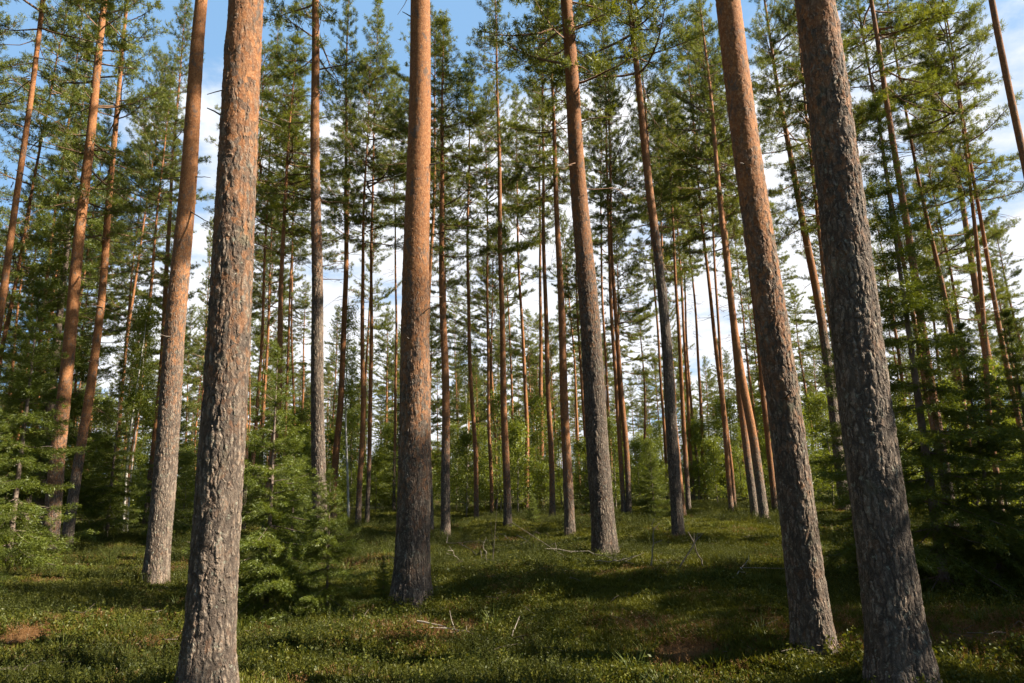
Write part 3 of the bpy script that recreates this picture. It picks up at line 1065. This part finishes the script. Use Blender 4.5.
def gn_instancer(name, P, rot, scl, protos, label, cat, idx=None):
    """points that carry copies of a few clumps: stuff only"""
    coll = bpy.data.collections.new(name + '_clumps')
    for k, (me) in enumerate(protos):
        o = bpy.data.objects.new(f'{name}_{k:02d}', me)
        coll.objects.link(o)
    n = len(P)
    me = bpy.data.meshes.new(name)
    me.vertices.add(n)
    me.vertices.foreach_set('co', np.asarray(P, np.float32).ravel())
    for an, typ, val, key in (('rot', 'FLOAT_VECTOR', rot, 'vector'), ('scl', 'FLOAT_VECTOR', scl, 'vector'),
                              ('idx', 'INT', RNG.integers(0, len(protos), n) if idx is None else idx, 'value')):
        a = me.attributes.new(an, typ, 'POINT')
        a.data.foreach_set(key, np.asarray(val, np.int32 if typ == 'INT' else np.float32).ravel())
    o = link(name, me)
    tag(o, label, cat, kind='stuff')
    ng = bpy.data.node_groups.new(name, 'GeometryNodeTree')
    ng.interface.new_socket('Geometry', in_out='INPUT', socket_type='NodeSocketGeometry')
    ng.interface.new_socket('Geometry', in_out='OUTPUT', socket_type='NodeSocketGeometry')
    gi, go = ng.nodes.new('NodeGroupInput'), ng.nodes.new('NodeGroupOutput')
    ci = ng.nodes.new('GeometryNodeCollectionInfo')
    ci.inputs['Collection'].default_value = coll
    ci.inputs['Separate Children'].default_value = True
    ci.inputs['Reset Children'].default_value = True
    ip = ng.nodes.new('GeometryNodeInstanceOnPoints')
    ip.inputs['Pick Instance'].default_value = True

    def named(an, dt):
        nd = ng.nodes.new('GeometryNodeInputNamedAttribute')
        nd.data_type = dt
        nd.inputs['Name'].default_value = an
        return nd.outputs['Attribute']
    er = ng.nodes.new('FunctionNodeEulerToRotation')
    L = ng.links.new
    L(named('rot', 'FLOAT_VECTOR'), er.inputs[0])
    L(gi.outputs[0], ip.inputs['Points'])
    L(ci.outputs[0], ip.inputs['Instance'])
    L(named('idx', 'INT'), ip.inputs['Instance Index'])
    L(er.outputs[0], ip.inputs['Rotation'])
    L(named('scl', 'FLOAT_VECTOR'), ip.inputs['Scale'])
    L(ip.outputs[0], go.inputs[0])
    md = o.modifiers.new('scatter', 'NODES')
    md.node_group = ng
    return o


def clump_mesh(name, vft, mat):
    V, Fc, t = vft
    return mesh_np(name, V, Fc, [mat], attrs={'tint': ('FACE', 'FLOAT', t)})


def cover(name, n, dmin, dmax, power, keep, protos, label, cat, s0, s1, grow, seed):
    rng = np.random.default_rng(seed)
    x, y = scatter_points(n, dmin, dmax, rng, power)
    k = rng.uniform(0, 1, n) < keep(x, y)
    for bx, by in PINES[:12]:
        k &= np.hypot(x - bx, y - by) > 0.20
    x, y = x[k], y[k]
    z = terrain_at(x, y)
    d = np.hypot(x, y)
    n = len(x)
    s = rng.uniform(s0, s1, n) * (1 + grow * np.clip((d - 6) / 20, 0, 1.5))
    rot = np.stack([rng.normal(size=n) * 0.15, rng.normal(size=n) * 0.15, rng.uniform(0, 2 * PI, n)], 1)
    scl = np.stack([s, s, s * rng.uniform(0.75, 1.2, n) / (1 + 0.35 * grow * np.clip((d - 6) / 20, 0, 1.5))], 1)
    return gn_instancer(name, np.stack([x, y, z], 1), rot, scl, protos, label, cat)


sm = lambda v, a, b: np.clip((v - a) / (b - a), 0, 1)
N_B = lambda x, y: value_noise(x, y, 1.3, 1) * 0.65 + value_noise(x, y, 0.45, 2) * 0.35
N_H = lambda x, y: value_noise(x, y, 1.7, 3) * 0.65 + value_noise(x, y, 0.5, 4) * 0.35
N_D = lambda x, y: value_noise(x, y, 1.1, 5) * 0.7 + value_noise(x, y, 0.35, 6) * 0.3
cover('bilberry_cover', 8000, 2.2, 15, 0.75, lambda x, y: (0.06 + 0.94 * sm(N_B(x, y), 0.46, 0.60)) * (1 - 0.8 * brown_at(x, y)),
      [clump_mesh('bilberry', clump_bilberry(s), M_BILB) for s in range(6)], 'green bilberry shrubs covering the forest floor', 'bilberry', 0.65, 1.15, 0.2, 21)
cover('heather_cover', 15000, 2.2, 34, 0.62, lambda x, y: (0.04 + 0.96 * sm(N_H(x, y), 0.50, 0.62)) * (1 - 0.8 * brown_at(x, y)),
      [clump_mesh('heather', clump_heather(s), M_HEATH) for s in range(5)], 'dark green heather growing over the forest floor', 'heather', 0.65, 1.2, 0.8, 22)
cover('dry_heather_cover', 16000, 2.2, 26, 0.6, lambda x, y: 0.01 + 0.6 * sm(N_D(x, y), 0.60, 0.74) + 0.9 * brown_at(x, y),
      [clump_mesh('dry_heather', clump_heather(40 + s, 0.11, 30, 0.14), M_BROWNH) for s in range(4)], 'brown dry heather patches on the forest floor', 'dry heather', 0.5, 0.95, 0.7, 23)
cover('moss_cover', 42000, 2.2, 36, 0.62, lambda x, y: 0.95 * (1 - 0.9 * brown_at(x, y)),
      [clump_mesh('moss', clump_moss(s), M_MOSS) for s in range(4)], 'yellow green feather moss carpeting the forest floor', 'moss', 0.8, 1.5, 0.7, 24)
cover('grass_cover', 1500, 2.6, 34, 0.7, lambda x, y: 0.15 + 0.6 * sm(N_B(y, x), 0.5, 0.7),
      [clump_mesh('grass', clump_grass(s), M_GRASS) for s in range(4)], 'thin grass tufts scattered over the forest floor', 'grass', 0.6, 1.2, 0.8, 25)

def clump_litter(seed):
    rng = np.random.default_rng(seed)
    t = Tubes()
    for _ in range(7):
        p = np.array([*rng.normal(size=2) * 0.14, rng.uniform(0.03, 0.11)])
        d = unit(np.array([*rng.normal(size=2), rng.normal() * 0.22]))
        ln = rng.uniform(0.06, 0.34)
        q = p + d * ln * 0.5 + rng.normal(size=3) * 0.03 * ln
        t.add(np.stack([p, q, p + d * ln]), [0.0045, 0.004, 0.002], 4)
        if ln > 0.18:
            e = q + unit(d + rng.normal(size=3) * 0.7) * ln * 0.4
            t.add(np.stack([q, (q + e) / 2, e]), [0.003, 0.0025, 0.0012], 3)
    V, Fc = t.arrays()
    return V, Fc, np.zeros(len(Fc))


cover('twig_litter', 650, 2.4, 20, 0.7, lambda x, y: 0.25 + 0.7 * sm(N_D(y, x), 0.5, 0.65),
      [clump_mesh('twig', clump_litter(s), M_LITTER) for s in range(5)], 'thin dead twigs strewn over the moss', 'twig litter', 0.5, 0.95, 0.4, 26)

# undergrowth that reads as one mass far behind the stems
rng = np.random.default_rng(31)
x, y = scatter_points(430, 32, 72, rng, 1.0, 44)
s = rng.uniform(0.55, 1.05, len(x))
gn_instancer('undergrowth', np.stack([x, y, terrain(x, y)], 1), np.stack([0 * x, 0 * x, rng.uniform(0, 6.28, len(x))], 1),
             np.stack([s * 1.3, s * 1.3, s], 1), [q[0] for q in SAPS], 'pale green thicket of young birches filling the far background', 'undergrowth')

# the wood that goes on beyond and around what the picture frames, plus spruces added for shade
rng = np.random.default_rng(32)
pts = []
tries = 0
while len(pts) < 420 and tries < 9000:
    tries += 1
    x, y = rng.uniform(-62, 62), rng.uniform(-40, 92)
    a = math.degrees(math.atan2(x, y))
    d = math.hypot(x, y)
    if d < 4 or d > 92:
        continue
    if abs(a) < 37 + 170 / (d + 2) * 0.5 and d < 60:
        continue
    if y < 2 and d < 6:
        continue
    if 1 < x < 26 and (4.7 - 0.123 * (x + 2) - 2.3 < y < 4.7 - 0.123 * (x + 2) + 2.2 or 9.2 < y < 12.4):
        continue
    if y > 55 and rng.random() < 0.25:
        continue
    if x > 0 and d < 66 and rng.random() < (0.8 if y < 14 else 0.92):
        continue
    if any((x - q[0]) ** 2 + (y - q[1]) ** 2 < (6.0 if x > 0 and d < 60 else 3.3) ** 2 for q in pts):
        continue
    if any((x - q[0]) ** 2 + (y - q[1]) ** 2 < 2.2 ** 2 for q in PINES):
        continue
    pts.append((x, y))
tries = 0
while len(pts) < 2000 and tries < 620:        # the low far edge of the wood
    tries += 1
    a, d = rng.uniform(-0.80, 0.80), rng.uniform(58, 92)
    x, y = math.sin(a) * d, math.cos(a) * d
    if all((x - q[0]) ** 2 + (y - q[1]) ** 2 > 2.3 ** 2 for q in pts):
        pts.append((x, y))
pts = np.array(pts)
protos = []
for k in range(5):
    fm = CROWNS[k]
    # one joined tree: stem + limbs + needles
    Ht, cb = 20.0, 10.0
    tm = trunk_mesh('stem', Ht, 0.14, 3.5, M_BARK, 10, np.linspace(-0.2, Ht, 16), 900 + k)
    def arr(me):
        v = np.empty(len(me.vertices) * 3, np.float32)
        me.vertices.foreach_get('co', v)
        me.calc_loop_triangles()
        f = np.empty(len(me.loop_triangles) * 3, np.int32)
        me.loop_triangles.foreach_get('vertices', f)
        return v.reshape(-1, 3), f.reshape(-1, 3)
    parts = []
    off = 0
    VV, FF, MI, OR, TI = [], [], [], [], []
    for q, me in enumerate((tm, fm)):
        v, f = arr(me)
        if q:
            v = v * np.array([1, 1, 1.02]) + np.array([0, 0, cb])
        o_ = np.zeros(len(v), np.float32)
        if q == 0:
            me.attributes['orange'].data.foreach_get('value', o_)
        t_ = np.zeros(len(f), np.float32)
        mi = np.zeros(len(f), np.int32)
        if q:
            me.polygons.foreach_get('material_index', mi)
            mi += 1
            me.attributes['tint'].data.foreach_get('value', t_)
        VV.append(v); FF.append(f + off); MI.append(mi); OR.append(o_); TI.append(t_)
        off += len(v)
    protos.append(mesh_np('wood_pine', np.concatenate(VV), np.concatenate(FF), [M_BARK, M_NEEDLE, M_TWIG], np.concatenate(MI),
                          attrs={'orange': ('POINT', 'FLOAT', np.concatenate(OR)), 'tint': ('FACE', 'FLOAT', np.concatenate(TI))}))
n = len(pts)
pts_far = np.hypot(pts[:, 0], pts[:, 1]) > 57.9
s = rng.uniform(0.85, 1.12, n)
idx = rng.integers(0, 5, n)
protos.append(SP_C[0][1])
SHADE_SPRUCES = [(10.0, 8.0, 1.7), (11.5, 10.0, 1.35), (9.4, 6.2, 1.5), (6.6, 4.4, 0.8), (5.6, 2.3, 0.9), (8.3, 5.6, 1.2), (9.4, 7.6, 1.1), (11.5, 9.6, 1.25), (8.0, 3.2, 1.3), (-6.5, 3.6, 0.8), (7.5, 1.0, 1.0)]  # unseen spruces added beside the view to shade the floor and right trunks
pts = np.concatenate([pts, np.array(SHADE_SPRUCES)[:, :2]])
s = np.where(pts_far[:n], s * rng.uniform(0.42, 0.80, len(s)), s)
s = np.concatenate([s, np.array(SHADE_SPRUCES)[:, 2]])
idx = np.concatenate([idx, np.full(len(SHADE_SPRUCES), 5)])
n = len(pts)
gn_instancer('surrounding_wood', np.stack([pts[:, 0], pts[:, 1], terrain(pts[:, 0], pts[:, 1]) * 0], 1),
             np.stack([rng.normal(size=n) * .015, rng.normal(size=n) * .015, rng.uniform(0, 6.28, n)], 1),
             np.stack([s, s, s], 1), protos, 'pine wood going on as one mass beyond the nearer stems, plus unseen shade spruces', 'wood', idx)

# ------------------------------------------------------------------ fallen and standing dead branches
def dead_branch(pxpts, heights, r, label, mat, twigs=0, seed=0, name='dead_branch', base=None):
    """pixel points on the ground line give where it lies; heights lift each point over the moss"""
    rng = np.random.default_rng(seed)
    g = [on_ground(*p) for p in pxpts]
    pts = np.array([q + np.array([0, 0, h]) for q, h in zip(g, heights)])
    k = len(pts)
    tt = np.linspace(0, k - 1, 10)
    P = np.stack([np.interp(tt, np.arange(k), pts[:, c]) for c in range(3)], 1)
    ln = np.linalg.norm(P[-1] - P[0])
    P[1:-1] += rng.normal(size=(8, 3)) * 0.012 * ln
    t = Tubes()
    o0 = P[0].copy()
    r = r * 0.8
    t.add(P - o0, r * np.linspace(1, 0.35, 10), 6)
    for _ in range(twigs):
        u = rng.integers(3, 9)
        d = unit(P[u] - P[u - 1] + rng.normal(size=3) * 0.8 + np.array([0, 0, 0.25]))
        e = P[u] + d * ln * rng.uniform(0.12, 0.35)
        t.add(np.stack([P[u], (P[u] + e) / 2 + rng.normal(size=3) * 0.01, e]) - o0, [r * 0.5, r * 0.4, r * 0.2], 4)
    V, Fc = t.arrays()
    o = link(name, mesh_np(name, V, Fc, [mat], smooth=True))
    o.location = o0
    tag(o, label, 'dead branch')
    return o


def stick(px, py, ux, uy, r, label, mat, seed):
    """a thin stick standing in the moss"""
    b, ax, _, hd = place(px, py, ux, uy, 1)
    rng = np.random.default_rng(seed)
    t = Tubes()
    s = np.linspace(0, 1, 10)[:, None]
    P = np.asarray(ax) * s - np.asarray(ax) * 0.03 + rng.normal(size=(10, 3)) * 0.02 * s
    t.add(P, r * np.linspace(1, 0.4, 10), 6)
    for u in (5, 7):
        e = P[u] + unit(np.asarray(ax) + rng.normal(size=3) * 0.6) * 0.15
        t.add(np.stack([P[u], (P[u] + e) / 2, e]), [r * 0.5, r * 0.4, r * 0.2], 4)
    V, Fc = t.arrays()
    o = link('dead_stick', mesh_np('dead_stick', V, Fc, [mat], smooth=True))
    o.location = b
    tag(o, label, 'dead stick')


stick(651, 573, 655, 517, 0.013, 'pale upright bare stick standing in the moss left of the crossed ones', M_DEAD, 1)
stick(676, 573, 703, 530, 0.014, 'pale stick leaning right, crossing the dark one', M_DEAD, 2)
stick(706, 572, 688, 532, 0.013, 'dark stick leaning left, crossing the pale one', M_DARKDEAD, 3)
stick(488, 568, 482, 538, 0.008, 'short thin twig upright in the brush right of the middle trunk', M_DEAD, 4)
stick(463, 566, 449, 545, 0.008, 'thin grey twig leaning left beside the middle trunk', M_DEAD, 5)
dead_branch([(417, 634), (445, 638), (474, 643)], [0.12, 0.10, 0.08], 0.012, 'pale fallen branch lying at the foot of the thick middle trunk', M_DEAD, 4, 1)
dead_branch([(512, 642), (520, 634)], [0.05, 0.16], 0.008, 'short pale twig poking up from dry heather right of the fallen branch', M_DEAD, 1, 2)
dead_branch([(545, 558), (590, 562), (634, 572)], [0.15, 0.18, 0.12], 0.016, 'long grey fallen branch lying in front of the sturdy pine', M_DEAD, 5, 3)
dead_branch([(595, 568), (618, 572), (637, 570)], [0.10, 0.16, 0.22], 0.012, 'crooked pale branch lying right of the sturdy pine foot', M_DEAD, 3, 4)
dead_branch([(733, 585), (744, 581), (750, 572)], [0.08, 0.14, 0.25], 0.011, 'bent pale branch lying on dark heather left of the leaning grey-brown trunk', M_DEAD, 2, 5)
dead_branch([(505, 545), (540, 556), (575, 566)], [0.22, 0.16, 0.10], 0.011, 'thin grey fallen branch left of the sturdy pine', M_DARKDEAD, 5, 6)
dead_branch([(818, 566), (849, 561)], [0.12, 0.16], 0.035, 'short log with a pale sunlit end right of the leaning grey-brown trunk', M_DARKDEAD, 0, 7, 'fallen_log')
dead_branch([(448, 548), (470, 562), (500, 570)], [0.28, 0.16, 0.08], 0.010, 'arching brushwood branch right of the middle trunk', M_DARKDEAD, 6, 8)

# ------------------------------------------------------------------ sky and sun
w = bpy.data.worlds.new('World')
scene.world = w
w.use_nodes = True
nt = w.node_tree
nt.nodes.clear()
b_ = NB(nt)
out = b_.n('ShaderNodeOutputWorld')
bg = b_.n('ShaderNodeBackground')
bg.inputs['Strength'].default_value = 0.05
sky = b_.n('ShaderNodeTexSky')
sky.sky_type = 'NISHITA'
sky.sun_disc = False
sky.sun_elevation = SUN_EL
sky.sun_rotation = SUN_AZ
sky.air_density = 1.0
sky.dust_density = 0.6
sky.ozone_density = 1.3
tc = b_.n('ShaderNodeTexCoord')
sp = b_.n('ShaderNodeSeparateXYZ')
b_.l(tc.outputs['Generated'], sp.inputs[0])
zc = b_.math('ADD', b_.math('MAXIMUM', sp.outputs['Z'], 0.0), 0.22)
cv = b_.n('ShaderNodeCombineXYZ')
b_.l(b_.math('DIVIDE', sp.outputs['X'], zc), cv.inputs[0])
b_.l(b_.math('DIVIDE', sp.outputs['Y'], zc), cv.inputs[1])
cn = b_.noise(cv.outputs[0], 1.15, 8.0, 0.58)
elev = sp.outputs['Z']
bias = b_.math('MULTIPLY', b_.smooth(elev, 0.58, 0.42), 0.23)
bias = b_.math('SUBTRACT', bias, b_.math('MULTIPLY', b_.smooth(sp.outputs['X'], -0.25, -0.6), 0.13))
bias = b_.math('SUBTRACT', bias, b_.math('MULTIPLY', b_.smooth(sp.outputs['Y'], 0.45, 0.1), 0.2))
cm = b_.smooth(b_.math('ADD', cn.outputs['Fac'], bias), 0.56, 0.68)
cloud = b_.mix(b_.smooth(cn.outputs['Fac'], 0.35, 0.75), (5.3, 5.5, 5.9), (7.4, 7.4, 7.4))
veil = b_.mix(0.72, sky.outputs[0], (1.9, 3.5, 5.6))
b_.l(b_.mix(cm, veil, cloud), bg.inputs['Color'])
b_.l(bg.outputs[0], out.inputs['Surface'])

sd = bpy.data.lights.new('sun', 'SUN')
sd.energy = 5.0
sd.angle = math.radians(0.55)
sd.color = (1.0, 0.90, 0.74)
so = bpy.data.objects.new('sun', sd)
col.objects.link(so)
sv = Vector((math.sin(SUN_AZ) * math.cos(SUN_EL), math.cos(SUN_AZ) * math.cos(SUN_EL), math.sin(SUN_EL)))
so.rotation_euler = (-sv).to_track_quat('-Z', 'Y').to_euler()
so.location = sv * 60

# ------------------------------------------------------------------ camera object
cd = bpy.data.cameras.new('camera')
cd.sensor_width = 36.0
cd.lens = F / 1024 * 36.0
cd.clip_end = 3000
cd.clip_start = 0.05
co = bpy.data.objects.new('camera', cd)
col.objects.link(co)
R3 = np.stack([rt, up, -fwd], 1)
co.matrix_world = Matrix.Translation(Vector(CAM)) @ Matrix(R3.tolist()).to_4x4()
scene.camera = co

vs = scene.view_settings
vs.view_transform = 'Standard'
vs.look = 'None'
vs.gamma = 1
vs.exposure = 1.88
vs.use_curve_mapping = False
scene.render.engine = 'CYCLES'
cy = scene.cycles
cy.max_bounces = 5
cy.diffuse_bounces = 2
cy.glossy_bounces = 1
cy.transmission_bounces = 2
cy.transparent_max_bounces = 4
cy.caustics_reflective = False
cy.caustics_refractive = False
cy.sample_clamp_indirect = 4.0
cy.use_adaptive_sampling = True
cy.adaptive_threshold = 0.02
cy.use_denoising = True
